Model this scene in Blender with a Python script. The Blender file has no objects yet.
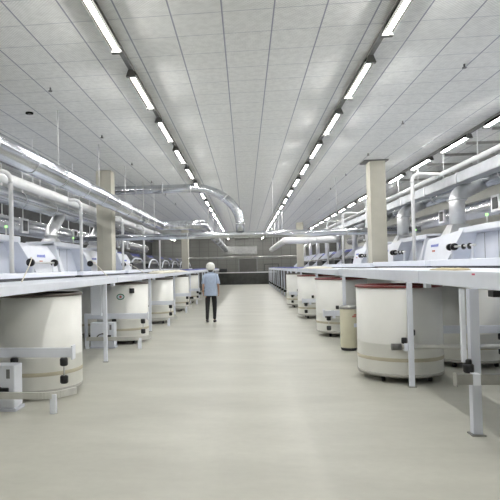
import bpy, bmesh, math, random
from mathutils import Vector, Matrix
random.seed(7)
PI = math.pi
C = bpy.context.scene.collection
V = Vector

# ------------------------------------------------------------------ materials
def mat(name, color, rough=0.5, metal=0.0, var=0.06, scale=6.0, bump=0.0, emis=None, stretch=(1, 1, 1), spec=None):
    m = bpy.data.materials.new(name); m.use_nodes = True
    nt = m.node_tree; N = nt.nodes; L = nt.links
    b = N['Principled BSDF']
    b.inputs['Roughness'].default_value = rough
    b.inputs['Metallic'].default_value = metal
    if spec is not None:
        b.inputs['Specular IOR Level'].default_value = spec
    tc = N.new('ShaderNodeTexCoord'); mp = N.new('ShaderNodeMapping')
    mp.inputs['Scale'].default_value = stretch
    L.new(tc.outputs['Object'], mp.inputs['Vector'])
    nz = N.new('ShaderNodeTexNoise'); nz.inputs['Scale'].default_value = scale; nz.inputs['Detail'].default_value = 4
    L.new(mp.outputs[0], nz.inputs['Vector'])
    rp = N.new('ShaderNodeValToRGB')
    rp.color_ramp.elements[0].position = 0.3; rp.color_ramp.elements[1].position = 0.7
    rp.color_ramp.elements[0].color = tuple(max(0, c * (1 - var)) for c in color) + (1,)
    rp.color_ramp.elements[1].color = tuple(min(1, c * (1 + var)) for c in color) + (1,)
    L.new(nz.outputs['Fac'], rp.inputs[0]); L.new(rp.outputs[0], b.inputs['Base Color'])
    if bump:
        bp = N.new('ShaderNodeBump'); bp.inputs['Strength'].default_value = bump; bp.inputs['Distance'].default_value = 0.02
        L.new(nz.outputs['Fac'], bp.inputs['Height']); L.new(bp.outputs[0], b.inputs['Normal'])
    if emis:
        b.inputs['Emission Color'].default_value = emis[0] + (1,)
        b.inputs['Emission Strength'].default_value = emis[1]
    return m

M = {}
M['white'] = mat('white_paint', (.82, .85, .92), .4, 0, .02)
M['bench'] = mat('bench_paint', (.81, .845, .925), .42, 0, .025)
M['panel'] = mat('panel_paint', (.68, .71, .79), .45, 0, .04, 2)
M['can'] = mat('can_plastic', (.82, .82, .78), .42, 0, .03, 3)
M['band'] = mat('can_band', (.52, .475, .36), .5, 0, .05)
M['canring'] = mat('can_base_ring', (.40, .39, .36), .5, 0, .1)
M['redrim'] = mat('red_rim', (.15, .022, .02), .45, 0, .15)
M['darkrim'] = mat('dark_rim', (.075, .06, .05), .5, 0, .2)
M['black'] = mat('black_plastic', (.012, .012, .014), .4, 0, .2)
M['steel'] = mat('brushed_steel', (.40, .40, .385), .32, .8, .12, 9)
M['duct'] = mat('galvanised_duct', (.56, .58, .615), .22, .95, .34, 1.5, .10, stretch=(7, .35, 7))
M['duct_across'] = mat('galvanised_duct_across', (.62, .64, .67), .24, .95, .25, 1.5, .10, stretch=(.35, 7, 7))
M['duct2'] = mat('dull_galvanised', (.68, .69, .71), .27, .9, .14, 3.0, .1, stretch=(1, .4, 1))
M['flatduct'] = mat('grey_sheet_duct', (.42, .435, .46), .42, .8, .12, 3)
M['stack'] = mat('bright_stack_metal', (.86, .87, .88), .33, .85, .08, 5)
M['collar'] = mat('duct_collar', (.66, .67, .69), .33, .9, .1)
M['pipe'] = mat('pale_pipe', (.84, .845, .85), .28, .1, .03)
M['column'] = mat('column_plaster', (.47, .455, .385), .75, 0, .04, 4)
M['rail'] = mat('lamp_rail_metal', (.17, .17, .165), .5, .4, .15)
M['cap'] = mat('lamp_cap', (.10, .10, .095), .5, .2, .2)
M['housing'] = mat('lamp_housing', (.016, .016, .015), .9, 0, .02, spec=.0)
M['tube'] = mat('lit_tube', (.95, .95, .9), .4, 0, .0, emis=((1.0, .985, .96), 112.0))
M['rail_steel'] = mat('pale_rail_steel', (.62, .62, .59), .4, .35, .08, 8)
M['rod'] = mat('rod_metal', (.62, .62, .61), .45, .2, .1)
M['dark'] = mat('dark_machine', (.045, .047, .052), .5, .1, .3, 5)
M['grey'] = mat('grey_machine', (.22, .225, .235), .5, .1, .2, 3)
M['blue'] = mat('blue_cover', (.045, .06, .32), .5, 0, .12, 5)
M['logo_blue'] = mat('logo_blue', (.19, .24, .62), .5, 0, .03)
M['logo_red'] = mat('logo_red', (.60, .22, .16), .5, 0, .05)
M['tagpink'] = mat('pink_sticker', (.72, .10, .22), .5, 0, .05)
M['cotton'] = mat('raw_cotton', (.80, .77, .66), .95, 0, .05, 18, .5)
M['cream'] = mat('cream_drum', (.70, .67, .52), .5, 0, .05, 4)
M['tan'] = mat('tan_strip', (.60, .52, .33), .6, 0, .08)
M['green'] = mat('green_ink', (.03, .20, .10), .5, 0, .05)
M['green_lamp'] = mat('green_lamp', (.30, .8, .22), .3, 0, .02, emis=((.45, 1, .3), 1.6))
M['sprinkler'] = mat('sprinkler_metal', (.12, .12, .12), .4, .5, .1)
M['partition'] = mat('dark_partition', (.052, .055, .05), .6, 0, .25, 3)
M['wall_shade'] = mat('shade_toned_wall', (.026, .027, .028), .8, 0, .25, 1.2)  # near-black colour stands in for the unlit left side of the hall
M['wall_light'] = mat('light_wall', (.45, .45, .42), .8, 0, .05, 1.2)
M['door'] = mat('far_door_grey', (.10, .10, .095), .7, 0, .08, 2)
M['skin'] = mat('skin', (.50, .30, .21), .55, 0, .04)
M['shirt'] = mat('blue_shirt', (.38, .45, .58), .8, 0, .10, 22)
M['leggings'] = mat('black_leggings', (.012, .012, .014), .7, 0, .2)
M['shoe'] = mat('dark_shoe', (.05, .04, .04), .6, 0, .2)
M['capcloth'] = mat('white_cap_cloth', (.78, .78, .74), .85, 0, .05, 25, .2)
M['hair'] = mat('dark_hair', (.02, .016, .014), .6, 0, .2)

def math_node(nt, op, a, b=None):
    n = nt.nodes.new('ShaderNodeMath'); n.operation = op
    for i, v in enumerate((a, b)):
        if v is None: continue
        if isinstance(v, (int, float)): n.inputs[i].default_value = v
        else: nt.links.new(v, n.inputs[i])
    return n.outputs[0]

def mix_col(nt, fac, a, b):
    n = nt.nodes.new('ShaderNodeMix'); n.data_type = 'RGBA'
    if isinstance(fac, (int, float)): n.inputs[0].default_value = fac
    else: nt.links.new(fac, n.inputs[0])
    for k, v in ((6, a), (7, b)):
        if isinstance(v, tuple): n.inputs[k].default_value = v + (1,)
        else: nt.links.new(v, n.inputs[k])
    return n.outputs[2]

def grid_mat(name, base, line, px, py, ox, oy, lw, axes=(0, 1), perf=True, rough=.85):
    m = bpy.data.materials.new(name); m.use_nodes = True
    nt = m.node_tree; b = nt.nodes['Principled BSDF']; b.inputs['Roughness'].default_value = rough
    tc = nt.nodes.new('ShaderNodeTexCoord'); sp = nt.nodes.new('ShaderNodeSeparateXYZ')
    nt.links.new(tc.outputs['Object'], sp.inputs[0])
    def axis(i, p, o, w):
        a = math_node(nt, 'ADD', sp.outputs[axes[i]], -o + 200 * p)
        f = math_node(nt, 'FRACT', math_node(nt, 'DIVIDE', a, p))
        d = math_node(nt, 'ABSOLUTE', math_node(nt, 'SUBTRACT', f, .5))
        return math_node(nt, 'GREATER_THAN', d, .5 - w / p)
    gx = axis(0, px, ox, lw); gy = axis(1, py, oy, lw * .75)
    g = math_node(nt, 'MAXIMUM', gx, math_node(nt, 'MULTIPLY', gy, .62))
    nz = nt.nodes.new('ShaderNodeTexNoise'); nz.inputs['Scale'].default_value = 1.3; nz.inputs['Detail'].default_value = 5
    nt.links.new(tc.outputs['Object'], nz.inputs['Vector'])
    col = mix_col(nt, nz.outputs['Fac'], tuple(c * .95 for c in base), tuple(c * 1.05 for c in base))
    if perf:
        s = 2 * PI / .042
        a = math_node(nt, 'SINE', math_node(nt, 'MULTIPLY', sp.outputs[axes[0]], s))
        c = math_node(nt, 'SINE', math_node(nt, 'MULTIPLY', sp.outputs[axes[1]], s))
        dots = math_node(nt, 'GREATER_THAN', math_node(nt, 'MULTIPLY', a, c), .15)
        nz2 = nt.nodes.new('ShaderNodeTexNoise'); nz2.inputs['Scale'].default_value = 9; nz2.inputs['Detail'].default_value = 3
        nt.links.new(tc.outputs['Object'], nz2.inputs['Vector'])
        k = math_node(nt, 'MULTIPLY', dots, math_node(nt, 'MULTIPLY', nz2.outputs['Fac'], .60))
        col = mix_col(nt, k, col, tuple(c * .40 for c in base))
    if perf:
        vo = nt.nodes.new('ShaderNodeTexNoise'); vo.inputs['Scale'].default_value = 11; vo.inputs['Detail'].default_value = 2
        nt.links.new(tc.outputs['Object'], vo.inputs['Vector'])
        rp = nt.nodes.new('ShaderNodeValToRGB'); rp.color_ramp.elements[0].position = .42; rp.color_ramp.elements[1].position = .62
        nt.links.new(vo.outputs['Fac'], rp.inputs[0])
        col = mix_col(nt, math_node(nt, 'MULTIPLY', rp.outputs[0], .22), col, tuple(c * .62 for c in base))
    col = mix_col(nt, math_node(nt, 'MULTIPLY', g, .8), col, line)
    nt.links.new(col, b.inputs['Base Color'])
    return m

M['ceiling'] = grid_mat('perforated_ceiling_tile', (.86, .87, .86), (.22, .24, .32), .585, .6, -.78, 6.3, .009)
M['backwall'] = grid_mat('back_wall_block', (.17, .172, .162), (.11, .112, .105), .9, .45, 0, 0, .03, axes=(0, 2), perf=False)

def floor_mat():
    m = bpy.data.materials.new('sealed_concrete'); m.use_nodes = True
    nt = m.node_tree; b = nt.nodes['Principled BSDF']
    tc = nt.nodes.new('ShaderNodeTexCoord'); mp = nt.nodes.new('ShaderNodeMapping')
    mp.inputs['Scale'].default_value = (.5, 1.2, 1)
    nt.links.new(tc.outputs['Object'], mp.inputs[0])
    n1 = nt.nodes.new('ShaderNodeTexNoise'); n1.inputs['Scale'].default_value = 1.1; n1.inputs['Detail'].default_value = 6; n1.inputs['Roughness'].default_value = .6
    n2 = nt.nodes.new('ShaderNodeTexNoise'); n2.inputs['Scale'].default_value = 14; n2.inputs['Detail'].default_value = 5
    nt.links.new(mp.outputs[0], n1.inputs['Vector']); nt.links.new(tc.outputs['Object'], n2.inputs['Vector'])
    rp = nt.nodes.new('ShaderNodeValToRGB')
    rp.color_ramp.elements[0].position = .3; rp.color_ramp.elements[0].color = (.45, .445, .388, 1)
    rp.color_ramp.elements[1].position = .68; rp.color_ramp.elements[1].color = (.575, .57, .50, 1)
    nt.links.new(n1.outputs['Fac'], rp.inputs[0])
    c = mix_col(nt, math_node(nt, 'MULTIPLY', n2.outputs['Fac'], .34), rp.outputs[0], (.36, .355, .31))
    nt.links.new(c, b.inputs['Base Color'])
    b.inputs['Roughness'].default_value = .42; b.inputs['Specular IOR Level'].default_value = .35
    return m
M['floor'] = floor_mat()

# ------------------------------------------------------------------ mesh helpers
def box(bm, x0, x1, y0, y1, z0, z1, bev=0.0):
    b2 = bmesh.new()
    bmesh.ops.create_cube(b2, size=1)
    for v in b2.verts:
        v.co = V(((x0 + x1) / 2 + v.co.x * abs(x1 - x0), (y0 + y1) / 2 + v.co.y * abs(y1 - y0), (z0 + z1) / 2 + v.co.z * abs(z1 - z0)))
    if bev: bmesh.ops.bevel(b2, geom=b2.edges[:], offset=bev, segments=2, profile=.5, affect='EDGES')
    join(bm, b2)

def join(bm, b2):
    me = bpy.data.meshes.new('tmp'); b2.to_mesh(me); b2.free(); bm.from_mesh(me); bpy.data.meshes.remove(me)

def tube(bm, pts, r, seg=14, caps=True, radii=None):
    pts = [V(p) for p in pts]; n = len(pts); rings = []
    t0 = (pts[1] - pts[0]).normalized()
    up = V((0, 0, 1)) if abs(t0.z) < .9 else V((0, 1, 0))
    nrm = (up - t0 * up.dot(t0)).normalized()
    for i in range(n):
        if i == 0: t = t0
        elif i == n - 1: t = (pts[i] - pts[i - 1]).normalized()
        else: t = ((pts[i] - pts[i - 1]).normalized() + (pts[i + 1] - pts[i]).normalized()).normalized()
        nrm = (nrm - t * nrm.dot(t)).normalized(); bi = t.cross(nrm)
        rr = radii[i] if radii else r
        rings.append([bm.verts.new(pts[i] + (nrm * math.cos(2 * PI * k / seg) + bi * math.sin(2 * PI * k / seg)) * rr) for k in range(seg)])
    for i in range(n - 1):
        for k in range(seg):
            f = bm.faces.new((rings[i][k], rings[i + 1][k], rings[i + 1][(k + 1) % seg], rings[i][(k + 1) % seg])); f.smooth = True
    if caps:
        bm.faces.new(list(rings[0])); bm.faces.new(list(reversed(rings[-1])))

def rounded(pts, r, n=7):
    pts = [V(p) for p in pts]; out = [pts[0]]
    for i in range(1, len(pts) - 1):
        a, p, b = pts[i - 1], pts[i], pts[i + 1]
        d0 = min(r, (a - p).length * .49); d1 = min(r, (b - p).length * .49)
        A = p + (a - p).normalized() * d0; B = p + (b - p).normalized() * d1
        k = .45
        for j in range(n + 1):
            t = j / n
            c1 = A + (p - A) * .55; c2 = B + (p - B) * .55
            out.append(A * (1 - t) ** 3 + c1 * 3 * t * (1 - t) ** 2 + c2 * 3 * t * t * (1 - t) + B * t ** 3)
    out.append(pts[-1]); return out

def lathe(bm, prof, c=(0, 0, 0), seg=40, smooth=True):
    c = V(c); rings = []
    for r, z in prof:
        if r < 1e-5: rings.append([bm.verts.new(c + V((0, 0, z)))])
        else: rings.append([bm.verts.new(c + V((r * math.cos(2 * PI * k / seg), r * math.sin(2 * PI * k / seg), z))) for k in range(seg)])
    for a, b in zip(rings, rings[1:]):
        for k in range(seg):
            k2 = (k + 1) % seg
            if len(a) == 1 and len(b) == 1: continue
            if len(a) == 1: f = bm.faces.new((a[0], b[k2], b[k]))
            elif len(b) == 1: f = bm.faces.new((a[k], a[k2], b[0]))
            else: f = bm.faces.new((a[k], a[k2], b[k2], b[k]))
            f.smooth = smooth

def hexa(bm, bottom, top):
    """solid from two matching polygons"""
    a = [bm.verts.new(p) for p in bottom]; b = [bm.verts.new(p) for p in top]; n = len(a)
    for i in range(n):
        bm.faces.new((a[i], a[(i + 1) % n], b[(i + 1) % n], b[i]))
    bm.faces.new(list(reversed(a))); bm.faces.new(b)

def prism(bm, pts2, f0, f1):
    """pts2 list of 2-d points, f0 and f1 map a point to 3-d on the two faces"""
    hexa(bm, [f0(*p) for p in pts2], [f1(*p) for p in pts2])

def obj(name, bm, m, parent=None, base=None):
    """link bm as ONE mesh object; coordinates are world, stored relative to the parent (or base)"""
    bmesh.ops.recalc_face_normals(bm, faces=bm.faces[:])
    off = V((0, 0, 0))
    if parent is not None:
        p = parent
        while p is not None: off += p.location; p = p.parent
    elif base is not None: off = V(base)
    if off.length: bmesh.ops.translate(bm, verts=bm.verts[:], vec=-off)
    me = bpy.data.meshes.new(name); bm.to_mesh(me); bm.free()
    me.materials.append(M[m] if isinstance(m, str) else m)
    o = bpy.data.objects.new(name, me); C.objects.link(o)
    if parent is not None: o.parent = parent
    elif base is not None: o.location = base
    return o

def part(name, m, parent, fn, *args, **kw):
    bm = bmesh.new(); fn(bm, *args, **kw); return obj(name, bm, m, parent)

def thing(name, label, cat, loc=(0, 0, 0), group=None):
    o = bpy.data.objects.new(name, None); C.objects.link(o); o.location = loc; o.empty_display_size = .1
    return tag(o, label, cat, group)

def tag(o, label, cat, group=None):
    o['label'] = label; o['category'] = cat
    if group: o['group'] = group
    return o

def struct(name, m, fn, *a, **k):
    bm = bmesh.new(); fn(bm, *a, **k); o = obj(name, bm, m); o['kind'] = 'structure'; return o

def dup(root, loc, label, group=None):
    r = root.copy(); C.objects.link(r); r.location = loc; r['label'] = label
    if group: r['group'] = group
    for ch in list(root.children):
        c = ch.copy(); C.objects.link(c); c.parent = r
        for g in list(ch.children):
            d = g.copy(); C.objects.link(d); d.parent = c
    return r

ORD = 'first second third fourth fifth sixth seventh eighth ninth tenth eleventh twelfth thirteenth fourteenth fifteenth sixteenth seventeenth eighteenth nineteenth twentieth twenty-first twenty-second twenty-third twenty-fourth twenty-fifth twenty-sixth twenty-seventh twenty-eighth'.split()
SIDE = {-1: 'left', 1: 'right'}

# ------------------------------------------------------------------ setting
ZC = 4.44; YB = 56.0; YF = -4.0; XW = 9.3
struct('floor', 'floor', box, -XW, XW, YF, YB, -.1, 0)
struct('ceiling', 'ceiling', box, -XW, XW, YF, YB, ZC, ZC + .08)
struct('wall_left', 'wall_shade', box, -XW - .1, -XW, YF, YB, 0, ZC)
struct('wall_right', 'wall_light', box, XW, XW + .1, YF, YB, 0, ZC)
struct('wall_back', 'backwall', box, -XW, XW, YB, YB + .1, 0, ZC)
struct('wall_front', 'wall_light', box, -XW, XW, YF - .1, YF, 0, ZC)
d = struct('door_1', 'door', box, -.55, 1.15, YB - .06, YB, 0, 2.35)
part('door_frame', 'grey', d, lambda bm: (box(bm, -.63, -.55, YB - .08, YB, 0, 2.43), box(bm, 1.15, 1.23, YB - .08, YB, 0, 2.43), box(bm, -.55, 1.15, YB - .08, YB, 2.35, 2.43)))

def column(name, s, x0, x1, y, side_plate):
    bm = bmesh.new(); box(bm, x0, x1, y, y + .5, 0, ZC, .012)
    xr = x0 + .17 if s < 0 else x0
    if s < 0:                                              # shallow raised face beside a narrower set-back strip
        box(bm, x0 + .18, x1 + .015, y - .035, y + .45, 0, ZC - .005, .008)
    o = obj(name, bm, 'column'); o['kind'] = 'structure'
    if side_plate:
        part('ceiling_collar', 'rail', o, box, x0 - .16, x1 + .08, y - .06, y + .55, ZC - .035, ZC - .004)
    return o
for i, y in enumerate((15.95, 38.0)):
    column('column_left' if i == 0 else 'column_left_row', -1, -4.28, -3.84, y, False)
    column('column_right' if i == 0 else 'column_right_row', 1, 3.50, 3.92, y, i == 0)

# low dark partition at the end of the aisle
t = thing('low_partition', 'low dark partition with a pale top rail closing off the far end of the aisle', 'partition', (0, 49.8, 0))
part('panel', 'partition', t, box, -6.5, 6.5, 49.75, 49.85, .0, 1.02)
part('top_rail', 'pipe', t, box, -6.5, 6.5, 49.72, 49.88, 1.02, 1.1)
t = thing('rack_frame', 'thin dark rectangular frame standing behind the low partition at the hall end', 'frame', (2.4, 50.6, 0))
part('frame', 'black', t, lambda bm: (box(bm, 1.72, 1.77, 50.58, 50.63, 0, 1.78), box(bm, 2.93, 2.98, 50.58, 50.63, 0, 1.78), box(bm, 1.77, 2.93, 50.58, 50.63, 1.73, 1.78)))
t = thing('screen_cabinet', 'small dark cabinet showing over the low partition left of the far door', 'cabinet', (-1.95, 50.8, 0))
part('cabinet', 'dark', t, box, -2.3, -1.6, 50.5, 51.1, 0, 1.42, .02)
part('post', 'rail', t, box, -2.0, -1.9, 50.75, 50.85, 1.42, 1.5)

# ------------------------------------------------------------------ lamps
def make_lamp():
    t = thing('tube_lamp', 'x', 'ceiling lamp', (0, 0, ZC))
    def reflector(bm):
        for sg in (-1, 1):
            q = lambda y: [V((sg * .030, y, ZC - .062)), V((sg * .040, y, ZC - .062)), V((sg * .066, y, ZC - .112)), V((sg * .064, y, ZC - .120)), V((sg * .036, y, ZC - .100))]
            hexa(bm, q(0), q(1.60))
        box(bm, -.046, .046, 0, 1.60, ZC - .068, ZC - .060)
    part('reflector', 'housing', t, reflector)
    part('fluorescent_tube', 'tube', t, tube, [(0, .03, ZC - .125), (0, 1.57, ZC - .125)], .023, 12)
    for y0, y1 in ((-.07, 0), (1.60, 1.67)):
        part('end_cap', 'cap', t, lambda bm: hexa(bm, [(-.07, y0, ZC - .155), (.07, y0, ZC - .155), (.07, y1, ZC - .155), (-.07, y1, ZC - .155)],
                                                  [(-.035, y0, ZC - .06), (.035, y0, ZC - .06), (.035, y1, ZC - .06), (-.035, y1, ZC - .06)]))
    return t
lamp0 = make_lamp(); first = True
ROWS = [(-1.555, 'row over the left half of the aisle'), (1.765, 'row over the right half of the aisle'),
        (-6.9, 'row above the left machines'), (4.98, 'row above the right machines')]
for x, rowname in ROWS:
    seq = 0
    for k in range(-2, 20):
        y = 5.29 + 2.555 * k
        vis = y > 3.2
        if vis:
            lab = '%s lit tube lamp along the %s' % (ORD[seq], rowname); seq += 1
        else:
            lab = 'lit tube lamp overhead out of view, %s %s' % (ORD[k + 2], rowname)
        if first:
            lamp0.location = (x, y, ZC); lamp0['label'] = lab; lamp0['group'] = 'tube lamps of the ' + rowname; first = False
        else: dup(lamp0, (x, y, ZC), lab, 'tube lamps of the ' + rowname)
    bm = bmesh.new(); box(bm, x - .03, x + .03, YF, 54.5, ZC - .06, ZC)
    tag(obj('lamp_rail', bm, 'rail', base=(x, 20, ZC)), 'dark ceiling rail of the lamp ' + rowname, 'rail')

# sprinklers, detector
for i in range(7):
    for x, w in ((-3.0, 'left of the aisle lamps'), (3.25, 'right of the aisle lamps')):
        y = 5.3 + 3.22 * i
        t = thing('sprinkler_head', '%s small dark sprinkler on the ceiling %s' % (ORD[i], w), 'sprinkler', (x, y, ZC), 'ceiling sprinklers')
        part('pipe', 'sprinkler', t, tube, [(x, y, ZC), (x, y, ZC - .05)], .013, 8)
        part('deflector', 'sprinkler', t, tube, [(x, y, ZC - .05), (x, y, ZC - .062)], .032, 12)
t = thing('smoke_detector', 'small round pale smoke detector on the ceiling near the big silver duct', 'detector', (-3.85, 9.8, ZC))
part('base', 'housing', t, tube, [(-3.85, 9.8, ZC), (-3.85, 9.8, ZC - .025)], .07, 16)
part('sensor', 'rail', t, tube, [(-3.85, 9.8, ZC - .025), (-3.85, 9.8, ZC - .04)], .03, 12)

# ------------------------------------------------------------------ ducts
def ring_on(bm, c, axis, r, w=.035):
    c = V(c); a = V(axis).normalized()
    tube(bm, [c - a * w / 2, c + a * w / 2], r, 20)

def duct(name, label, cat, pts, r, m='duct', bend=.0, step=2.4, seg=20, first=None, collar='collar'):
    p = rounded(pts, bend) if bend else [V(q) for q in pts]
    base = V(pts[0])
    t = thing(name, label, cat, base)
    part('duct_tube', m, t, tube, p, r, seg)
    for a, b in zip(pts, pts[1:]):
        a, b = V(a), V(b); L = (b - a).length; dvec = (b - a) / L
        s = first if first is not None else step * .5
        while s < L - .25 and step > 0:
            part('collar', collar, t, ring_on, a + dvec * s, dvec, r * 1.045); s += step
    return t

def hanger(x, y, z, r, label, group, ztop=ZC):
    t = thing('duct_hanger', label, 'hanger', (x, y, ztop), group)
    part('rod', 'rod', t, tube, [(x, y, ztop), (x, y, z + r)], .011, 8)
    part('strap', 'collar', t, ring_on, (x, y, z), (0, 1, 0), r + .012, .03)

# A: big round silver duct, jogs to the aisle and runs to the back wall
A = [(-3.3, 3.0, 3.24), (-3.3, 21.75, 3.24), (-1.62, 21.75, 3.22), (-1.55, 47.5, 3.0)]
duct('ventilation_duct', 'large shiny round duct running along the left row in front of the column', 'duct', A, .185, bend=.42, step=2.9, first=2.4)
for i in range(5):
    hanger(-3.3, 6.9 + 2.84 * i, 3.24, .185, '%s thin rod and strap holding the large shiny left duct' % ORD[i], 'straps of the large left duct')
for i in range(6):
    hanger(-1.57, 25 + 3.8 * i, 3.2 - .033 * i, .185, '%s rod and strap holding the far duct nearer the aisle' % ORD[i], 'straps of the far left duct')
# C: white header pipe with droppers
duct('header_pipe', 'long pale round pipe above the left machines, joined by the white standpipes', 'pipe',
     [(-4.58, 3.0, 3.36), (-4.58, 30.0, 3.36)], .105, 'pipe', step=4.4, first=1.0, collar='pipe')
duct('header_pipe', 'long pale round pipe above the right machines, joined by the white standpipes', 'pipe',
     [(4.78, 3.0, 3.69), (4.78, 34.0, 3.69)], .055, 'pipe', step=4.6, first=1.2, collar='pipe')
def standpipe(s, x, y, ztop, xh, zh, yh, r, label, z0=0.0, m='pipe'):
    t = thing('standpipe', label, 'pipe', (x, y, z0), 'white standpipes on the %s benches' % SIDE[s])
    part('pipe', m, t, tube, rounded([(x, y, z0), (x, y, ztop), (xh, yh, zh)], .16), r, 14)
    part('flange', 'white', t, tube, [(x, y, z0), (x, y, z0 + .03)], r * 1.7, 14)
    part('elbow_collar', 'collar', t, ring_on, (x, y, ztop - .2), (0, 0, 1), r * 1.12)
YL = [9.75, 14.12, 19.1, 23.2, 27.6]
for i, y in enumerate(YL):
    standpipe(-1, -4.2, y, 3.36, -4.58, 3.36, y - .18, .042, '%s slim white standpipe rising from the left bench to the pale pipe' % ORD[i])
YR = [14.15, 19.35, 24.0, 28.4]
for i, y in enumerate(YR):
    standpipe(1, 4.1, y, 3.73, 4.78, 3.69, y, .042, '%s slim white standpipe rising from the right bench to the pale pipe' % ORD[i])
# rectangular duct under the right header pipe, fat ducts behind
t = thing('rectangular_duct', 'flat sided silver duct running just under the right pale pipe', 'duct', (5.0, 3, 3.4))
part('duct_body', 'flatduct', t, box, 4.86, 5.16, 3.0, 34.0, 3.36, 3.60, .02)
for i in range(13):
    part('collar', 'collar', t, box, 4.845, 5.175, 4.2 + 2.3 * i, 4.24 + 2.3 * i, 3.345, 3.615)
duct('ventilation_duct', 'dull round duct behind the pale pipe of the left row', 'duct', [(-5.35, 3, 3.26), (-5.35, 32, 3.26)], .19, 'duct', step=2.2)
duct('ventilation_duct', 'fat round duct with bluish sheen behind the right pale pipe', 'duct', [(5.75, 3, 3.52), (5.75, 36, 3.52)], .21, 'duct', step=2.2)
def low_duct(s, u, z, r, ys, label):
    t = thing('hatch_duct', label, 'duct', (s * u, 3, z))
    part('duct_tube', 'duct2', t, tube, [(s * u, 3, z), (s * u, 34, z)], r, 20)
    for y in ys:
        xi = s * (u - r)
        b = part('hatch', 'collar', t, box, xi - .035, xi + .035, y - .24, y + .24, z - .2, z + .2, .01)
        xo = xi - s * .04
        part('opening', 'black', b, box, xo - .006, xo + .006, y - .14, y + .14, z - .14, z + .14)
low_duct(-1, 6.1, 2.76, .235, [12.2 + 2.25 * k for k in range(8)], 'low silver duct with dark square hatches behind the left machines')
low_duct(1, 6.25, 2.95, .24, [10.4 + 3.7 * k for k in range(6)], 'low silver duct with dark framed hatches behind the right machines')
for i in range(9):
    y = 10.9 + 1.35 * i
    t = thing('threaded_rod', '%s pale rod hanging the low hatch duct behind the left machines' % ORD[i], 'rod', (-6.1, y, ZC), 'rods of the left hatch duct')
    part('rod', 'pipe', t, tube, [(-6.1, y, ZC), (-6.1, y, 2.99)], .014, 8)
    part('nut', 'rod', t, tube, [(-6.1, y, 2.99), (-6.1, y, 3.015)], .03, 6)
for i in range(7):
    y = 8.5 + 2.1 * i
    t = thing('threaded_rod', '%s pale rod hanging the flat sided duct of the right row' % ORD[i], 'rod', (5.0, y, ZC), 'rods of the right flat duct')
    part('rod', 'pipe', t, tube, [(5.06, y, ZC), (5.06, y, 3.60)], .010, 8)
    part('nut', 'rod', t, tube, [(5.06, y, 3.60), (5.06, y, 3.625)], .025, 6)
for i in range(5):
    y = 8.9 + 2.9 * i
    t = thing('threaded_rod', '%s pale rod hanging the pale pipe of the left row' % ORD[i], 'rod', (-4.58, y, ZC), 'rods of the left pale pipe')
    part('rod', 'pipe', t, tube, [(-4.58, y, ZC), (-4.58, y, 3.465)], .010, 8)
    part('nut', 'rod', t, tube, [(-4.58, y, 3.465), (-4.58, y, 3.49)], .025, 6)
for i in range(6):
    y = 12.6 + 1.45 * i
    bm = bmesh.new(); box(bm, 5.35, 6.6, y, y + .05, ZC - .06, ZC)
    tag(obj('ceiling_strut', bm, 'steel', base=(6, y, ZC)), '%s dark cross strut on the ceiling above the right ducts' % ORD[i], 'strut', 'struts on the right ceiling')

# cross duct over the aisle, and the curved duct dropping into it
XD = 18.65
duct('cross_duct', 'straight round duct crossing the aisle at mid height behind the walking person', 'duct', [(-5.78, XD, 2.62), (5.6, XD, 2.62)], .105, 'duct_across', step=2.6)
bm = bmesh.new()
pts = [V((-5.6, XD, 4.22)), V((-1.75, XD, 4.22))]
for j in range(1, 15):
    a = j / 14 * PI / 2
    pts.append(V((-1.75 + 1.62 * math.sin(a), XD, 4.22 - 1.25 * (1 - math.cos(a)))))
pts.append(V((-.13, XD, 2.72)))
t = thing('curved_duct', 'shiny round duct under the ceiling curving down into the cross duct', 'duct', (-.13, XD, 2.72))
part('duct_tube', 'duct_across', t, tube, pts, .145, 22)
for q, a in ((pts[1], (1, 0, 0)), (V((-3.6, XD, 4.22)), (1, 0, 0)), (pts[8], pts[9] - pts[7]), (pts[15], (0, 0, 1))):
    part('collar', 'collar', t, ring_on, q, a, .153)
for i, x in enumerate((-4.6, -2.7)):
    t = thing('duct_hanger', '%s short strap holding the curved ceiling duct' % ORD[i], 'hanger', (x, XD, ZC), 'straps of the curved duct')
    part('rod', 'rod', t, tube, [(x, XD, ZC), (x, XD, 4.365)], .012, 8)
    part('strap', 'collar', t, ring_on, (x, XD, 4.22), (1, 0, 0), .155, .03)
for i, x in enumerate((-3.0, .95, 3.0)):
    t = thing('threaded_rod', '%s thin rod holding up the duct that crosses the aisle' % ORD[i], 'rod', (x, XD, ZC), 'rods of the cross duct')
    part('rod', 'rod', t, tube, [(x, XD, ZC), (x, XD, 2.725)], .010, 8)
    part('nut', 'rod', t, tube, [(x, XD, 2.725), (x, XD, 2.75)], .025, 6)
duct('ventilation_duct', 'pale duct hanging over the far right machines and ending in mid air', 'duct', [(1.95, 41.5, 2.78), (1.95, 27.5, 2.78), (4.6, 27.5, 2.78)], .16, 'pipe', bend=.4, step=3)
for i in range(4):
    hanger(1.95, 29 + 3.6 * i, 2.78, .16, '%s rod and strap holding the pale duct over the far right machines' % ORD[i], 'straps of the far right duct')
t = thing('plenum_box', 'long dull sheet metal box under the ceiling at the far end of the hall', 'duct', (-.4, 48, 3.0))
part('duct_body', 'steel', t, box, -1.75, 1.05, 47.5, 48.5, 2.62, 3.3, .04)
part('bracket', 'rail', t, box, -1.0, -.9, 47.9, 48.0, 3.3, ZC)
part('bracket', 'rail', t, box, .4, .5, 47.9, 48.0, 3.3, ZC)
duct('cross_pipe', 'thin pipe spanning the far end of the hall above the low partition', 'pipe', [(-XW, 49.3, 2.38), (XW, 49.3, 2.38)], .09, 'steel', step=4)

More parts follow.
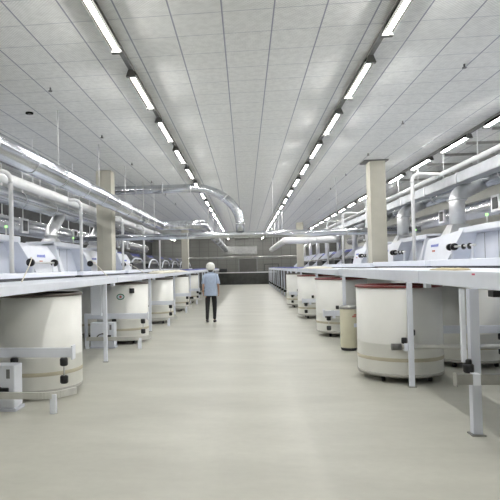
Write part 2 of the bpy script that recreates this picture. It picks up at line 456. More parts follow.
# ------------------------------------------------------------------ carding machines
def card(s, face, far, length, label):
    """s side sign, face |x| of the front, far = y of the far end; the aisle is towards smaller |x|"""
    X = lambda u: s * (face + u)
    near = far - length
    t = thing('carding_machine', label, 'machine', (s * face, far - length / 2, 0), '%s row of carding machines' % SIDE[s])
    bd = part('body', 'panel', t, box, X(.45), X(2.4), near, far, 0, 2.14, .02)
    for k in (.27, .52, .78):
        part('panel_seam', 'grey', bd, box, X(.445), X(.452), near + length * k * .55 - .006, near + length * k * .55 + .006, 1.5, 2.12)
    part('base_cabinet', 'panel', t, box, X(.06), X(.45), near, far, 0, 1.36, .01)
    part('front_sill', 'white', t, box, X(-.02), X(.5), near, far, 1.38, 1.50, .012)
    lean = lambda z: .14 * (z - 1.5) / .65
    if s > 0: poly = [(far - 1.52, 1.5), (far - .02, 1.5), (far - .02, 2.06), (far - .12, 2.10), (far - 2.2, 2.22)]
    else: poly = [(far - 1.45, 1.5), (far - .05, 1.5), (far - .02, 1.84), (far - .45, 2.11), (far - 2.1, 2.14)]
    ck = part('delivery_cheek', 'white', t, lambda bm: prism(bm, poly, lambda y, z: V((X(lean(z)), y, z)), lambda y, z: V((X(.46), y, z))))
    nb = [(near, 1.5), (near + .28, 1.5), (near + .03, 2.2), (near, 2.2)]
    part('end_cheek', 'white', t, lambda bm: prism(bm, nb, lambda y, z: V((X(lean(z)), y, z)), lambda y, z: V((X(.46), y, z))))
    part('hood', 'white', t, box, X(.16), X(.9), near, far - 1.9, 2.14, 2.26, .02)
    # marking on the cheek: a blue strip of short strokes and a small red mark below
    yc, zc = (far - .62, 1.95) if s > 0 else (far - 1.05, 1.88)
    def strokes(bm):
        for q in range(6):
            z0 = zc + (.02 if q else .03)
            y0 = yc + s * (-.25 + q * .085)
            hexa(bm, [V((X(lean(zc - .035) - .006), y0, zc - .035)), V((X(lean(zc - .035) - .006), y0 + .06, zc - .035)), V((X(lean(z0) - .006), y0 + .075, z0)), V((X(lean(z0) - .006), y0 + .015, z0))],
                 [V((X(lean(zc - .035) + .01), y0, zc - .035)), V((X(lean(zc - .035) + .01), y0 + .06, zc - .035)), V((X(lean(z0) + .01), y0 + .075, z0)), V((X(lean(z0) + .01), y0 + .015, z0))])
    part('logo', 'logo_blue', ck, strokes)
    zr = zc - .13
    part('logo', 'logo_red', ck, box, X(lean(zr) - .012), X(lean(zr) + .01), yc - .09, yc + .07, zr - .02, zr + .02)
    # roller with black discs in front of the delivery
    zr = 1.72
    if s < 0:
        ya, yb = far - 2.05, far - .62; discs = (ya, yb)
    else:
        ya, yb = far - 3.4, far - 2.15; discs = (yb, yb - .22); zr = 1.86
    part('roller_shaft', 'pipe', t, tube, [(X(-.10), ya, zr), (X(-.10), yb, zr)], .022, 10)
    for y in discs:
        part('guide_disc', 'black', t, tube, [(X(-.10), y - .04, zr), (X(-.10), y + .04, zr)], .07 if s > 0 else .08, 18)
    if s > 0:
        for y, r in ((ya + .25, .045), (ya + .55, .04)):
            part('guide_disc', 'black', t, tube, [(X(-.12), y - .05, zr), (X(-.08), y + .05, zr - .03)], r, 14)
    for y in (ya + .12, yb - .1):
        part('roller_bracket', 'white', t, box, X(-.115), X(-.085), y - .02, y + .02, 1.5, zr)
        part('bracket_foot', 'white', t, box, X(-.115), X(.03), y - .03, y + .03, 1.47, 1.5)
    ys = far - (2.95 if s > 0 else 2.3)
    part('signal_stalk', 'rod', t, tube, [(X(.3), ys, 2.26), (X(.3), ys, 2.42)], .013, 8)
    part('signal_lamp', 'green_lamp', t, tube, [(X(.3), ys, 2.42), (X(.3), ys, 2.46)], .024, 10)
    # suction stack
    yk = far - (.6 if s > 0 else 2.55); xk = .62 if s > 0 else .85
    part('stack_base', 'stack', t, lambda bm: hexa(bm, [(X(xk - .3), yk - .3, 2.14), (X(xk + .3), yk - .3, 2.14), (X(xk + .3), yk + .3, 2.14), (X(xk - .3), yk + .3, 2.14)],
                                                   [(X(xk - .17), yk - .17, 2.42), (X(xk + .17), yk - .17, 2.42), (X(xk + .17), yk + .17, 2.42), (X(xk - .17), yk + .17, 2.42)]))
    gx, gz, gy, gb = (5.62, 3.42, .5, 3.1) if s > 0 else (5.34, 3.12, .95, 2.62)
    k = part('suction_stack', 'stack', t, tube, rounded([(X(xk), yk, 2.40), (X(xk), yk, gb), (s * gx, yk + gy, gz)], .16), .17, 18)
    part('flange', 'collar', k, ring_on, (X(xk), yk, gb - .12), (0, 0, 1), .215, .03)
    return t

RF, LF = 4.25, 4.42
for i, far in enumerate((9.55, 14.05, 18.5, 22.95)):
    card(1, RF, far, 4.3, ('white carding machine at the frame edge of the right row, before the first full one', 'first fully seen white carding machine of the right row, with green signal lamp',
                          'white carding machine half hidden behind the right column', 'fourth white carding machine of the right row, just beyond the column')[i])
for i, far in enumerate((13.0, 17.4, 21.8)):
    card(-1, LF, far, 4.25, ('white carding machine of the left row closest to the camera, slanted cheek with blue mark', 'white carding machine of the left row behind the beige column',
                            'third white carding machine of the left row, past the beige column')[i])

def draw_frame(s, face, far, length, label, arc, under=True):
    X = lambda u: s * (face + u); near = far - length
    t = thing('drawing_frame', label, 'machine', (s * face, far - length / 2, 0), '%s row of drawing frames' % SIDE[s])
    wh = 'white' if s > 0 else 'grey'
    part('body', 'grey' if s > 0 else 'dark', t, box, X(.25), X(1.9), near, far, 0, 1.48, .02)
    part('front_panel', 'dark', t, box, X(-.05), X(.25), near + .1, far - .1, 0, 1.27, .01)
    if under: part('under_cabinet', 'dark', t, box, s * (2.72 if s > 0 else 2.95), s * (3.2 if s > 0 else 3.42), near + .3, far - .3, 0, 1.24, .02)
    part('top_plate', 'white', t, box, X(0), X(.3), near, far, 1.44, 1.53, .01)
    y0 = near + length * .22; y1 = near + length * .80
    part('roller_block', 'black', t, box, X(.2), X(.95), y0, y1, 1.48, 1.80, .02)
    part('roller', 'steel', t, tube, [(X(.24), y0 + .05, 1.86), (X(.24), y1 - .05, 1.86)], .06, 12)
    part('roller', 'steel', t, tube, [(X(.42), y0 + .05, 1.88), (X(.42), y1 - .05, 1.88)], .05, 12)
    slab = lambda a, b, ya, yb, th: (lambda bm: hexa(bm, [V((X(a[0]), ya, a[1])), V((X(a[0] + th), ya, a[1] - th)), V((X(a[0] + th), yb, a[1] - th)), V((X(a[0]), yb, a[1]))],
                                                     [V((X(b[0]), ya, b[1])), V((X(b[0] + th), ya, b[1] - th)), V((X(b[0] + th), yb, b[1] - th)), V((X(b[0]), yb, b[1]))]))
    cv = part('raised_cover', wh, t, slab((.75, 1.86), (1.25, 2.36), y0, y1, .05))
    part('cover_lining', 'dark', cv, slab((.725, 1.88), (1.06, 2.22), y0 + .06, y1 - .06, .02))
    part('blue_lining', 'blue', cv, slab((1.06, 2.22), (1.19, 2.35), y0 + .06, y1 - .06, .02))
    if s > 0:
        yk = far - .7
        part('suction_stack', 'stack', t, tube, rounded([(X(.85), yk, 1.45), (X(.85), yk, 3.2), (5.62, yk + .2, 3.42)], .12), .13, 16)
    for y in (y1,):
        part('side_cheek', wh, t, lambda bm: prism(bm, [(-.1, 1.53), (.45, 1.53), (1.35, 2.22), (1.25, 2.40), (.85, 2.36)], lambda u, z: V((X(u), y, z)), lambda u, z: V((X(u), y + .06, z))))
    if arc:
        yy = near + length * .45
        part('arched_tube', 'white', t, tube, rounded([(X(.1), yy - 1.7, 1.6), (X(.1), yy - 1.0, 2.02), (X(.1), yy + 1.0, 2.0), (X(.1), yy + 1.7, 1.66)], .6), .035, 10)
        part('gear_cover', 'grey', t, tube, [(X(.3), yy + .9, 1.98), (X(.5), yy + .9, 1.98)], .16, 16)
    return t
for i in range(6):
    draw_frame(1, 4.25, 27.4 + 4.45 * i, 4.2, '%s drawing frame of the right row, raised cover lined blue, dark rollers' % ORD[i], False)
for i in range(6):
    draw_frame(-1, 4.6, 26.7 + 4.45 * i, 4.2, '%s dark drawing frame of the left row under pale arched tubes' % ORD[i], True, i > 0)

# ------------------------------------------------------------------ benches (delivery tables)
def bench(s, u0, y0, y1, legs, ztop, label, extra=None, dark_boxes=False, joint=True):
    t = thing('delivery_bench', label, 'bench', (s * u0, (y0 + y1) / 2, 0), '%s delivery benches' % SIDE[s])
    u1 = 3.44 if s > 0 else 3.66
    part('table_top', 'bench', t, box, s * (u0 + .05), s * u1, y0, y1, ztop - .05, ztop, .003)
    part('front_apron', 'bench', t, box, s * u0, s * (u0 + .05), y0, y1, 1.305, ztop - .001, .006)
    part('support_beam', 'grey', t, box, s * (u0 + .55), s * (u0 + .65), y0, y1, 1.305, ztop - .05)
    part('support_beam', 'grey', t, box, s * (u1 - .2), s * (u1 - .1), y0, y1, 1.305, ztop - .05)
    dl = -.045 if s > 0 else .045
    for y in legs:
        lg = part('leg', 'bench', t, box, s * (u0 + dl), s * (u0 + dl + .06), y - .028, y + .028, .012, 1.305, .004)
        part('foot_plate', 'steel', lg, box, s * (u0 + dl - .015), s * (u0 + dl + .075), y - .04, y + .04, 0, .012)
        part('leg', 'bench', t, box, s * (u1 - .17), s * (u1 - .12), y - .025, y + .025, 0, 1.305)
    if joint:
        part('joint_bracket', 'white', t, box, s * (u0 + .03), s * (u0 + .09), y1 - .14, y1 - .04, 1.255, 1.305, .003)
    if extra: extra(t)
    if dark_boxes:
        for y in legs:
            part('control_box', 'black', t, box, s * (u0 - .06), s * (u0 + .1), y - .12, y - .035, .20, .32, .01)
    return t

def ledge(s, y0, y1, zt, label):
    u0, u1 = 3.23, (3.44 if s > 0 else 3.78)
    t = thing('bench_ledge', label, 'ledge', (s * 3.55, (y0 + y1) / 2, zt), '%s bench ledges' % SIDE[s])
    z1 = zt + .115 if s < 0 else zt + .135
    part('plinth', 'dark', t, box, s * (u0 + .03), s * (3.42 if s > 0 else 3.64), y0 + .03, y1 - .03, zt, z1 - (.075 if s < 0 else .105))  # recessed dark strip, painted in for the shadow gap under the ledge cover
    part('cover', 'white', t, box, s * u0, s * u1, y0, y1, z1 - (.075 if s < 0 else .105), z1, .01)
def near_right(t):
    # heavier leg with a slim post beside it at the frame edge
    lg = part('leg', 'panel', t, box, 1.985, 2.065, 5.26, 5.34, .012, 1.305, .004)
    part('foot_plate', 'steel', lg, box, 1.965, 2.085, 5.24, 5.36, 0, .012)
    part('leg', 'bench', t, box, 3.27, 3.32, 5.28, 5.33, 0, 1.305)
    part('slim_post', 'white', t, box, 1.885, 1.922, 5.19, 5.235, .66, 1.305, .004)
    part('pink_sticker', 'tagpink', t, box, 2.049, 2.053, 5.30, 5.36, 1.425, 1.440)
    part('sensor_box', 'black', t, box, 2.06, 2.22, 4.95, 5.06, 1.245, 1.30, .005)
# right row
RU = 2.055
bench(1, RU, 3.6, 6.93, [], 1.46, 'first pale bench of the right row, pink sticker on its front apron', near_right)
bench(1, RU, 6.97, 12.75, [7.30, 11.98], 1.46, 'second pale bench of the right row, over the small cream drum')
bench(1, RU, 12.79, 17.25, [16.40], 1.44, 'third pale bench of the right row, over red rimmed cans')
bench(1, RU, 17.29, 21.8, [20.95], 1.44, 'fourth pale bench of the right row, cream cotton lying on top')
for i in range(6):
    y = 21.85 + 4.5 * i
    bench(1, RU - .03, y, y + 4.45, [y + .7, y + 3.2], 1.44, '%s far bench of the right row topped with blue cloth' % ORD[i], dark_boxes=True)
# left row
LU = 2.27
def near_left(t):
    pass
bench(-1, LU, 4.6, 9.8, [9.2], 1.40, 'first pale bench of the left row, over the large can at the frame edge')
bench(-1, LU, 9.84, 14.3, [13.65], 1.40, 'second pale bench of the left row, over the can with oval badge')
bench(-1, LU, 14.34, 19.0, [18.4], 1.40, 'third pale bench of the left row, cream cotton lying on top')
bench(-1, LU, 19.04, 23.2, [22.6], 1.40, 'fourth pale bench of the left row, beside the walking person')
for i in range(6):
    y = 23.25 + 4.4 * i
    bench(-1, LU, y, y + 4.35, [y + .6, y + 3.2], 1.44, '%s far bench of the left row topped with blue cloth' % ORD[i], dark_boxes=True)

for i in range(4):
    ledge(1, 6.1 + 4.42 * i, 10.25 + 4.42 * i, 1.461 if i < 2 else 1.441, '%s long white ledge on the right benches' % ORD[i])
for i in range(3):
    ledge(-1, 6.55 + 4.42 * i, 10.55 + 4.42 * i, 1.40, '%s long white ledge on the left benches' % ORD[i])

def lumpy(bm, x0, x1, y0, y1, z, h, nx=6, ny=16):
    g = {}
    for i in range(nx + 1):
        for j in range(ny + 1):
            e = min(i, nx - i, j, ny - j)
            zz = z + (0 if e == 0 else h * (.75 + .4 * random.random()) * (0.7 if e == 1 else 1))
            g[i, j] = bm.verts.new((x0 + (x1 - x0) * i / nx, y0 + (y1 - y0) * j / ny, zz))
    for i in range(nx):
        for j in range(ny):
            f = bm.faces.new((g[i, j], g[i + 1, j], g[i + 1, j + 1], g[i, j + 1])); f.smooth = True
    bot = [g[i, 0] for i in range(nx + 1)] + [g[nx, j] for j in range(1, ny + 1)] + [g[i, ny] for i in range(nx - 1, -1, -1)] + [g[0, j] for j in range(ny - 1, 0, -1)]
    bm.faces.new(bot)
def pad(name, label, cat, m, x0, x1, y0, y1, z, h, group=None):
    bm = bmesh.new(); lumpy(bm, x0, x1, y0, y1, z, h)
    tag(obj(name, bm, m, base=((x0 + x1) / 2, (y0 + y1) / 2, z)), label, cat, group)
pad('cotton_batt', 'cream cotton batt lying on the third left bench', 'cotton', 'cotton', -2.72, -2.3, 15.2, 18.6, 1.402, .075)
pad('cotton_batt', 'cream cotton batt lying on the fourth left bench', 'cotton', 'cotton', -2.95, -2.3, 19.6, 22.8, 1.402, .075)
pad('cotton_batt', 'cream cotton batt lying on the fourth right bench', 'cotton', 'cotton', 2.1, 2.8, 17.9, 21.6, 1.442, .06)
pad('cotton_batt', 'small cream cotton tuft on the first right bench', 'cotton', 'tan', 2.11, 2.3, 5.95, 6.8, 1.462, .025)
for s, y00, st in ((1, 21.85, 4.5), (-1, 23.25, 4.4)):
    for i in range(6):
        y = y00 + st * i; u = 2.05 if s > 0 else 2.3
        pad('blue_cloth', '%s blue cloth spread along the far %s bench tops' % (ORD[i], SIDE[s]), 'cloth', 'blue', s * u, s * (u + .7), y + .3, y + st - .3, 1.442, .05, 'blue cloths on the %s benches' % SIDE[s])

# ------------------------------------------------------------------ cans and stations
def make_can(cx, cy, rim, label, group, H=1.262, R=.55):
    t = thing('sliver_can', label, 'can', (cx, cy, 0), group)
    part('body', 'can', t, lathe, [(R - .02, .10), (R, .12), (R, .50), (R + .002, .505), (R, .51), (R, H - .03), (R - .02, H - .03), (R - .02, .6)], (cx, cy, 0), 48)
    part('band', 'band', t, lathe, [(R + .001, .285), (R + .004, .29), (R + .004, .325), (R + .001, .33)], (cx, cy, 0), 48)
    part('rim', rim, t, lathe, [(R - .022, H - .035), (R + .010, H - .033), (R + .014, H - .02), (R + .010, H - .003), (R - .02, H), (R - .03, H - .01), (R - .022, H - .035)], (cx, cy, 0), 48)
    part('spring_plate', 'darkrim', t, lathe, [(0, H - .10), (R - .025, H - .10), (R - .025, H - .12), (0, H - .12)], (cx, cy, 0), 40)
    part('base_ring', 'canring', t, lathe, [(0, .075), (R - .05, .075), (R - .004, .085), (R + .006, .10), (R + .004, .125), (R - .02, .13), (0, .13)], (cx, cy, 0), 48)
    for k in range(4):
        a = PI / 4 + k * PI / 2; x, y = cx + (R - .13) * math.cos(a), cy + (R - .13) * math.sin(a)
        part('caster', 'black', t, tube, [(x - .02, y, .04), (x + .02, y, .04)], .04, 12)
    return t

RIMN = {'redrim': 'red rim', 'darkrim': 'dark rim'}
RC = [(2.075, 7.97), (2.10, 12.72), (2.10, 17.05), (2.10, 21.6)]
for i, (x, y) in enumerate(RC):
    rim = 'redrim' if i < 3 else 'darkrim'
    make_can(x, y, rim, ('large off-white can behind the first leg of the right row', 'red rimmed can behind the small cream drum on the right',
                         'third red rimmed can along the right aisle edge', 'fourth can along the right aisle edge, under the cotton batt')[i], 'aisle cans of the right row')
    if i < 3: make_can(x + 1.27, y + 1.05, rim, '%s off-white can of the inner line behind the right aisle cans' % ORD[i], 'inner cans of the right row')
LC = [(-2.65, 6.95), (-2.62, 11.78), (-2.62, 15.95), (-2.62, 20.4), (-2.62, 24.75)]
lcans = []
for i, (x, y) in enumerate(LC):
    lcans.append(make_can(x, y, 'darkrim', ('largest off-white can at the left frame edge', 'off-white can with a small green oval badge on the left', 'third can along the left aisle edge',
                         'fourth can along the left aisle edge', 'fifth can along the left aisle edge, beside the walking person')[i], 'aisle cans of the left row'))
    if i < 4: make_can(x - 1.22, y + 1.0 + (.25 if i == 2 else 0), 'darkrim', '%s off-white can of the inner line behind the left aisle cans' % ORD[i], 'inner cans of the left row')

def on_can(bm, cx, cy, R, a0, a1, z0, z1, d0, d1, oval=False, hole=0.0):
    """a small curved plate hugging the can wall; angles measured round the can axis"""
    ac, zc = (a0 + a1) / 2, (z0 + z1) / 2
    P = lambda a, z, r: V((cx + r * math.cos(a), cy + r * math.sin(a), z))
    n = 28
    pts = [(ac + (a1 - a0) / 2 * math.cos(2 * PI * k / n), zc + (z1 - z0) / 2 * math.sin(2 * PI * k / n)) for k in range(n)] if oval else [(a0, z0), (ac, z0), (a1, z0), (a1, z1), (ac, z1), (a0, z1)]
    prism(bm, pts, lambda a, z: P(a, z, R + d0), lambda a, z: P(a, z, R + d1))
t = lcans[1]; cx, cy = LC[1]
bg = part('badge', 'green', t, on_can, cx, cy, .55, math.radians(-90), math.radians(-73), .92, 1.045, .0, .006, True)
part('badge_field', 'white', bg, on_can, cx, cy, .55, math.radians(-88), math.radians(-75), .94, 1.025, .004, .009, True)
part('badge_mark', 'logo_red', bg, on_can, cx, cy, .55, math.radians(-84), math.radians(-79), .955, 1.01, .008, .012, True)
part('latch', 'black', t, on_can, cx, cy, .55, math.radians(-62), math.radians(-53), 1.05, 1.15, .0, .04)

def knob(bm, x, y, z, r=.042, h=.085):
    tube(bm, [(x, y, z - h / 2), (x, y, z - h / 2 + .012), (x, y, z + h / 2 - .012), (x, y, z + h / 2)], r, 10, radii=[r * .8, r, r, r * .8])

def white_guard(s, cx, yf, label, group, wide=1.28, zb=.60, xe=None, third=True):
    """flat white bar across the near side of a can, rod with two black knobs at its aisle end"""
    xe = xe if xe is not None else cx - s * .66
    xo = xe + s * wide
    t = thing('can_guard', label, 'guard', (xo, yf, 0), group)
    part('flat_bar', 'white', t, box, xe, xo, yf - .02, yf + .02, zb - .055, zb + .055, .006)
    part('end_tab', 'white', t, box, xe - s * .01, xe + s * .01, yf - .025, yf + .09, zb - .08, zb + .08, .004)
    part('support_post', 'white', t, box, xo - .03, xo + .03, yf + .02, yf + .07, 0, zb + .055, .004)
    xk = xe + s * .09
    part('rod', 'rod', t, tube, [(xk, yf - .035, zb - .31), (xk, yf - .035, zb - .05)], .009, 8)
    for z in (zb - .10, zb - .30):
        part('knob', 'black', t, knob, xk, yf - .035, z, .046, .09)
    if third: part('knob', 'black', t, knob, xe + s * .68, yf - .035, zb - .10, .046, .09)
    return t

def floor_rail(s, cx, yf, label, group):
    xe = cx - s * .42; xo = cx + s * .62
    t = thing('floor_rail', label, 'rail', (cx, yf, 0), group)
    def band(bm):
        p = rounded([(xo, yf, .20), (xe, yf, .20), (xe - s * .18, yf + .28, .20)], .14)
        for a, b in zip(p, p[1:]):
            d = (b - a).normalized(); n = V((-d.y, d.x, 0)) * .018
            hexa(bm, [a - n - V((0, 0, .036)), a + n - V((0, 0, .036)), a + n + V((0, 0, .036)), a - n + V((0, 0, .036))],
                 [b - n - V((0, 0, .036)), b + n - V((0, 0, .036)), b + n + V((0, 0, .036)), b - n + V((0, 0, .036))])
    part('steel_band', 'rail_steel', t, band)
    part('foot', 'white', t, box, xe - .035, xe + .035, yf + .02, yf + .07, 0, .21, .004)
    part('foot', 'white', t, box, xo - .035, xo + .035, yf + .02, yf + .07, 0, .21, .004)

def control_box(s, cx, yf, label, group):
    x0, x1 = sorted((cx - s * .22, cx + s * .26))
    t = thing('control_box', label, 'control box', ((x0 + x1) / 2, yf, 0), group)
    part('case', 'white', t, box, x0, x1, yf + .1, yf + .33, .03, .50, .012)
    part('plinth', 'panel', t, box, x0 - .02, x1 + .02, yf + .08, yf + .34, 0, .03)
    xa = x1 if s < 0 else x0
    part('nameplate', 'grey', t, box, xa + s * .05, xa + s * .09, yf + .094, yf + .101, .36, .46)
    part('socket', 'black', t, box, xa + s * .06, xa + s * .2, yf + .06, yf + .1, .21, .26, .008)
    part('cable', 'black', t, tube, rounded([(xa + s * .14, yf + .08, .25), (xa + s * .2, yf + .05, .30), (xa + s * .32, yf + .06, .26), (xa + s * .36, yf + .1, .18)], .05), .011, 8)

for i, (x, y) in enumerate(LC):
    yf = y - .68
    white_guard(-1, x, yf, '%s white flat guard bar with black knobs before a left can' % ORD[i], 'white can guards of the left row')
    floor_rail(-1, x + .14, yf - .42, '%s low bent steel rail round a left can' % ORD[i], 'floor rails of the left row')
    control_box(-1, x - (.18 if i else .13), yf - .40, '%s white control box with black cable beside a left can' % ORD[i], 'control boxes of the left row')
    if i:
        bm = bmesh.new(); yy = y - .8
        box(bm, x - .46, x - .24, yy - .05, yy + .05, .62, 1.30, .012)
        box(bm, x - .24, x - .20, yy - .03, yy + .03, .68, 1.30, .005)
        tag(obj('drop_column', bm, 'white', base=(x - .35, yy, 1.3)), '%s white drop column hanging under the left bench' % ORD[i - 1], 'column', 'drop columns of the left row')

def steel_guard(cx, yf, label, z=.47, flat=False, x0=None, knobs=True):
    x0 = x0 if x0 is not None else cx - .30
    t = thing('can_guard', label, 'guard', (x0 + 1, yf, 0), 'steel can guards of the right row')
    if flat: part('flat_bar', 'steel', t, box, x0, x0 + 1.6, yf - .025, yf + .025, z - .045, z + .045, .006)
    else: part('round_bar', 'rail_steel', t, tube, [(x0, yf, z), (x0 + 1.6, yf, z)], .03, 14)
    part('end_sleeve', 'rail', t, tube, [(x0 - .015, yf, z), (x0 + .10, yf, z)], .042, 14) if not flat else part('end_plate', 'steel', t, box, x0 - .01, x0, yf - .04, yf + .04, z - .06, z + .06)
    part('support_post', 'white', t, box, x0 + 1.5, x0 + 1.56, yf - .03, yf + .03, 0, z - .02, .004)
    part('clamp', 'white', t, box, x0 + .13, x0 + .19, yf - .04, yf + .04, z - .05, z + .05, .004)
    if knobs:
        for dx, z1 in ((.14, z + .08), (.24, z + .18)):
            part('knob', 'black', t, knob, x0 + dx, yf - .005, z1, .036, .075)
    return t
steel_guard(0, 5.12, 'flat steel guard bar across the heavy leg of the right row', .53, True, 1.80, False)
t = steel_guard(2.13, 7.375, 'round steel guard bar in front of the first right can', .49, False, 1.84)
for i, (x, y) in enumerate(RC[1:]):
    steel_guard(x, y - .585, 'round steel guard bar in front of the %s right can' % ORD[i + 1], .47, False, x - .42)
    white_guard(1, x + .25, y - .86, '%s white bar and knobs before a right aisle can' % ORD[i + 1], 'white can guards of the right row', .42, .55, x - .50, False)
white_guard(-1, 3.3, 8.3, 'white bar and knobs before the first inner right can', 'white can guards of the right row', .98, .60, 3.62, False)
bm = bmesh.new(); knob(bm, 1.935, 5.20, .61, .045, .08); knob(bm, 1.935, 5.20, .665, .03, .05)
tag(obj('clamp_knob', bm, 'black', base=(1.935, 5.20, .5)), 'black clamp knob under the slim post by the heavy right leg', 'knob')

# small cream drum on the right
t = thing('small_drum', 'small cream drum with a steel rim standing by the second right can', 'drum', (1.84, 10.45, 0))
part('body', 'cream', t, lathe, [(0, .05), (.135, .05), (.145, .06), (.145, .74), (.135, .76), (.12, .76)], (1.84, 10.45, 0), 32)
part('rim', 'steel', t, lathe, [(.12, .75), (.15, .745), (.153, .775), (.148, .80), (.125, .80), (.12, .75)], (1.84, 10.45, 0), 32)
part('base', 'black', t, lathe, [(0, 0), (.13, 0), (.14, .02), (.14, .05), (0, .05)], (1.84, 10.45, 0), 32)
part('red_mark', 'logo_red', t, on_can, 1.84, 10.45, .145, math.radians(-72), math.radians(-35), .60, .63, 0, .003)
part('red_mark', 'logo_red', t, on_can, 1.84, 10.45, .145, math.radians(-60), math.radians(-28), .635, .655, 0, .003)
part('tag', 'white', t, on_can, 1.84, 10.45, .145, math.radians(-60), math.radians(-15), .42, .49, 0, .006)

# slivers drawn from the left machines to the bench
for i, far in enumerate((13.0, 17.4, 21.8)):
    yb = far - 2.05
    bm = bmesh.new()
    tube(bm, [(-4.30, yb - .05, 1.815), (-4.24, yb - .12, 1.81), (-3.5, yb - 2.16, 1.61), (-2.8, yb - 4.15, 1.413)], .009, 8)
    tag(obj('cotton_sliver', bm, 'cotton', base=(-2.8, yb - 4.15, 1.413)), '%s white sliver strand drawn from a left guide disc to the bench' % ORD[i], 'sliver', 'sliver strands of the left row')

# ------------------------------------------------------------------ person
def skin_obj(name, chains, m, parent, sub=2, root=0):
    """chains: list of vertex dicts; verts [(pos, radius)], edges [(i,j)]"""
    verts, edges = chains
    me = bpy.data.meshes.new(name)
    off = V((0, 0, 0)); p = parent
    while p is not None: off += p.location; p = p.parent
    me.from_pydata([tuple(V(v[0]) - off) for v in verts], edges, [])
    o = bpy.data.objects.new(name, me); C.objects.link(o); o.parent = parent
    md = o.modifiers.new('skin', 'SKIN'); md.use_smooth_shade = True; md.branch_smoothing = .6
    sv = me.skin_vertices[0].data
    for i, v in enumerate(verts):
        r = v[1]; sv[i].radius = (r, r) if not isinstance(r, tuple) else r
        sv[i].use_root = (i == root)
    sd = o.modifiers.new('sub', 'SUBSURF'); sd.levels = sub; sd.render_levels = sub
    me.materials.append(M[m]); return o

PX, PY = -.97, 15.77
person = thing('person', 'person in white cap, pale blue shirt and black leggings walking away down the aisle', 'person', (PX, PY, 0))
def pp(x, y, z): return (PX + x, PY + y, z)
# walking away (+y): right foot forward flat, left foot behind just lifting
vs = [(pp(0, 0, .90), .135), (pp(0, 0, 1.04), .115), (pp(0, .01, 1.18), .13), (pp(0, .02, 1.31), .125), (pp(0, .02, 1.39), .06), (pp(0, .03, 1.45), .05),   # 0-5 torso, neck
      (pp(0, .04, 1.52), .085), (pp(0, .04, 1.60), .078)]                                                                     # 6,7 head
ed = [(i, i + 1) for i in range(7)]
def chain(start, pts):
    i = start
    for p, r in pts:
        vs.append((p, r)); ed.append((i, len(vs) - 1)); i = len(vs) - 1
    return i
# legs
chain(0, [(pp(-.09, -.01, .82), .088), (pp(-.10, .0, .48), .058), (pp(-.105, -.05, .30), .05), (pp(-.11, -.10, .09), .034), (pp(-.11, -.01, .045), .03)])
chain(0, [(pp(.09, .02, .82), .088), (pp(.09, .10, .48), .058), (pp(.09, .09, .30), .05), (pp(.085, .06, .09), .034), (pp(.09, .17, .04), .03)])
# arms with hands
for sx, sw in ((-1, -.05), (1, .03)):
    w = chain(3, [(pp(sx * .150, .02, 1.345), .048), (pp(sx * .188, .0, 1.20), .040), (pp(sx * .208, -.02 + sw * .3, 1.07), .034), (pp(sx * .216, .02 + sw, .93), .028), (pp(sx * .218, .035 + sw, .865), .022)])
    b = V(vs[w][0])
    palm = chain(w, [(b + V((0, .012, -.05)), .022)])
    pb = V(vs[palm][0])
    for k, ln in enumerate((.060, .070, .066, .052)):
        oy = .024 - .016 * k
        chain(palm, [(pb + V((0, oy, -.022)), .0085), (pb + V((-sx * .006, oy * 1.05, -.022 - ln * .5)), .0080), (pb + V((-sx * .020, oy * 1.05, -.022 - ln * .92)), .0070)])
    chain(w, [(b + V((-sx * .006, .03, -.028)), .0095), (b + V((-sx * .012, .045, -.055)), .0085), (b + V((-sx * .016, .048, -.078)), .0072)])
body = skin_obj('body', (vs, ed), 'skin', person)
# face and ears, on the far side
def face(bm):
    bmesh.ops.create_uvsphere(bm, u_segments=10, v_segments=8, radius=.018, matrix=Matrix.Translation(pp(0, .128, 1.545)) @ Matrix.Diagonal((.8, 1, 1.3, 1)))
part('nose', 'skin', body, face)
part('ear', 'skin', body, lambda bm: bmesh.ops.create_uvsphere(bm, u_segments=10, v_segments=8, radius=.03, matrix=Matrix.Translation(pp(-.088, .03, 1.53)) @ Matrix.Diagonal((.35, .7, 1, 1))))
part('ear', 'skin', body, lambda bm: bmesh.ops.create_uvsphere(bm, u_segments=10, v_segments=8, radius=.03, matrix=Matrix.Translation(pp(.088, .03, 1.53)) @ Matrix.Diagonal((.35, .7, 1, 1))))
for x in (-.032, .032):
    part('eye', 'black', body, lambda bm: bmesh.ops.create_uvsphere(bm, u_segments=8, v_segments=6, radius=.012, matrix=Matrix.Translation(pp(x, .112, 1.565))))
part('mouth', 'logo_red', body, lambda bm: bmesh.ops.create_uvsphere(bm, u_segments=8, v_segments=6, radius=.02, matrix=Matrix.Translation(pp(0, .112, 1.50)) @ Matrix.Diagonal((1, .4, .35, 1))))
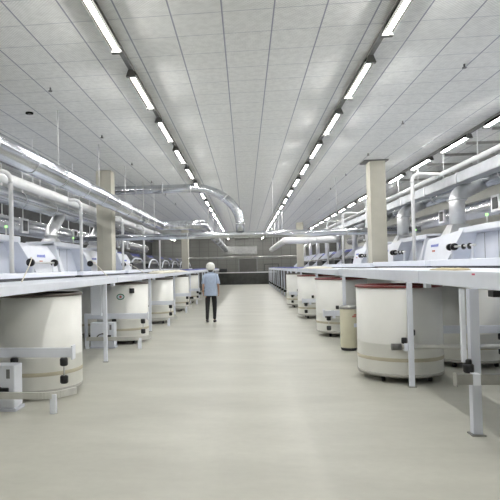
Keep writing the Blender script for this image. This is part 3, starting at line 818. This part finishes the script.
# clothes
def loft(bm, rings, seg=28):
    rr = []
    for (cx, cy, cz, rx, ry) in rings:
        rr.append([bm.verts.new((PX + cx + rx * math.cos(2 * PI * k / seg) * (1 + .02 * math.sin(5 * 2 * PI * k / seg + cz * 30)), PY + cy + ry * math.sin(2 * PI * k / seg), cz)) for k in range(seg)])
    for a, b in zip(rr, rr[1:]):
        for k in range(seg):
            f = bm.faces.new((a[k], a[(k + 1) % seg], b[(k + 1) % seg], b[k])); f.smooth = True
def shirt(bm):
    loft(bm, [(0, 0, .755, .185, .155), (0, -.005, .78, .19, .158), (0, 0, .92, .186, .152), (0, .005, 1.08, .172, .135), (0, .01, 1.2, .176, .138), (0, .02, 1.30, .182, .132), (0, .02, 1.355, .16, .108), (0, .025, 1.39, .11, .08), (0, .03, 1.42, .066, .062)])
    for sx, sw in ((-1, -.05), (1, .03)):
        tube(bm, [pp(sx * .12, .02, 1.335), pp(sx * .155, .018, 1.318), pp(sx * .190, .0, 1.20), pp(sx * .205, -.015, 1.08)], .07, 16, False, radii=[.058, .066, .062, .062])
so = part('shirt', 'shirt', person, shirt)
md = so.modifiers.new('sub', 'SUBSURF'); md.levels = 1; md.render_levels = 1
lv = [(pp(0, 0, .93), .145), (pp(0, 0, .86), .15)]
le = [(0, 1)]
def lchain(i, pts):
    for p, r in pts:
        lv.append((p, r)); le.append((i, len(lv) - 1)); i = len(lv) - 1
lchain(1, [(pp(-.09, -.01, .80), .098), (pp(-.10, .0, .48), .068), (pp(-.105, -.05, .30), .058), (pp(-.11, -.10, .075), .046)])
lchain(1, [(pp(.09, .02, .80), .098), (pp(.09, .10, .48), .068), (pp(.09, .09, .30), .058), (pp(.085, .06, .075), .046)])
skin_obj('leggings', (lv, le), 'leggings', person)
def shoe(bm, x, y, tilt):
    b2 = bmesh.new()
    bmesh.ops.create_uvsphere(b2, u_segments=16, v_segments=10, radius=1, matrix=Matrix.Translation((0, .06, 0)) @ Matrix.Diagonal((.048, .135, .05, 1)))
    for v in b2.verts: v.co.z = max(v.co.z, -.03)
    bmesh.ops.rotate(b2, verts=b2.verts, matrix=Matrix.Rotation(tilt, 3, 'X'))
    zmin = min(v.co.z for v in b2.verts)
    bmesh.ops.translate(b2, verts=b2.verts, vec=(PX + x, PY + y, -zmin + .002))
    for f in b2.faces: f.smooth = True
    join(bm, b2)
part('shoe', 'shoe', person, shoe, -.11, -.08, -.25)
part('shoe', 'shoe', person, shoe, .09, .06, 0)
def capm(bm):
    bmesh.ops.create_uvsphere(bm, u_segments=24, v_segments=16, radius=1, matrix=Matrix.Translation(pp(0, .03, 1.565)) @ Matrix.Diagonal((.125, .125, .125, 1)))
    for v in bm.verts:
        d = v.co - V(pp(0, .03, 1.565))
        v.co += d * .05 * math.sin(8 * math.atan2(d.y, d.x)) * (1 if d.z > -.08 else .3)
        if d.y > .05 and d.z < .02: v.co.y = PY + .03 + .05
    for f in bm.faces: f.smooth = True
part('cap', 'capcloth', person, capm)
part('hair', 'hair', person, lambda bm: bmesh.ops.create_uvsphere(bm, u_segments=16, v_segments=10, radius=1, matrix=Matrix.Translation(pp(0, .0, 1.47)) @ Matrix.Diagonal((.07, .05, .06, 1))))

# ------------------------------------------------------------------ camera, world, view
w = bpy.data.worlds.new('hall_air'); bpy.context.scene.world = w; w.use_nodes = True
w.node_tree.nodes['Background'].inputs[0].default_value = (.5, .52, .55, 1)
w.node_tree.nodes['Background'].inputs[1].default_value = .05

yaw, pitch, roll, f = .11, .025, .020, 560.0
px, py = 182.86, 254.24
fw = V((-math.sin(yaw) * math.cos(pitch), math.cos(yaw) * math.cos(pitch), math.sin(pitch)))
rt = V((math.cos(yaw), math.sin(yaw), 0)); up = rt.cross(fw)
rt2 = rt * math.cos(roll) - up * math.sin(roll); up2 = rt * math.sin(roll) + up * math.cos(roll)
cam = bpy.data.cameras.new('camera'); co = bpy.data.objects.new('camera', cam); C.objects.link(co)
m = Matrix((rt2, up2, -fw)).transposed().to_4x4(); m.translation = V((0, 0, 1.54)); co.matrix_world = m
cam.sensor_width = 36; cam.lens = f / 500 * 36
cam.shift_x = (250 - px) / 500; cam.shift_y = (py - 250) / 500
cam.clip_start = .05; cam.clip_end = 200
sc = bpy.context.scene; sc.camera = co
sc.view_settings.view_transform = 'Standard'; sc.view_settings.look = 'None'
sc.view_settings.gamma = 1.0; sc.view_settings.use_curve_mapping = False
sc.view_settings.exposure = 0.0
sc.cycles.use_denoising = True
sc.cycles.max_bounces = 10; sc.cycles.diffuse_bounces = 6
sc.cycles.sample_clamp_indirect = 6
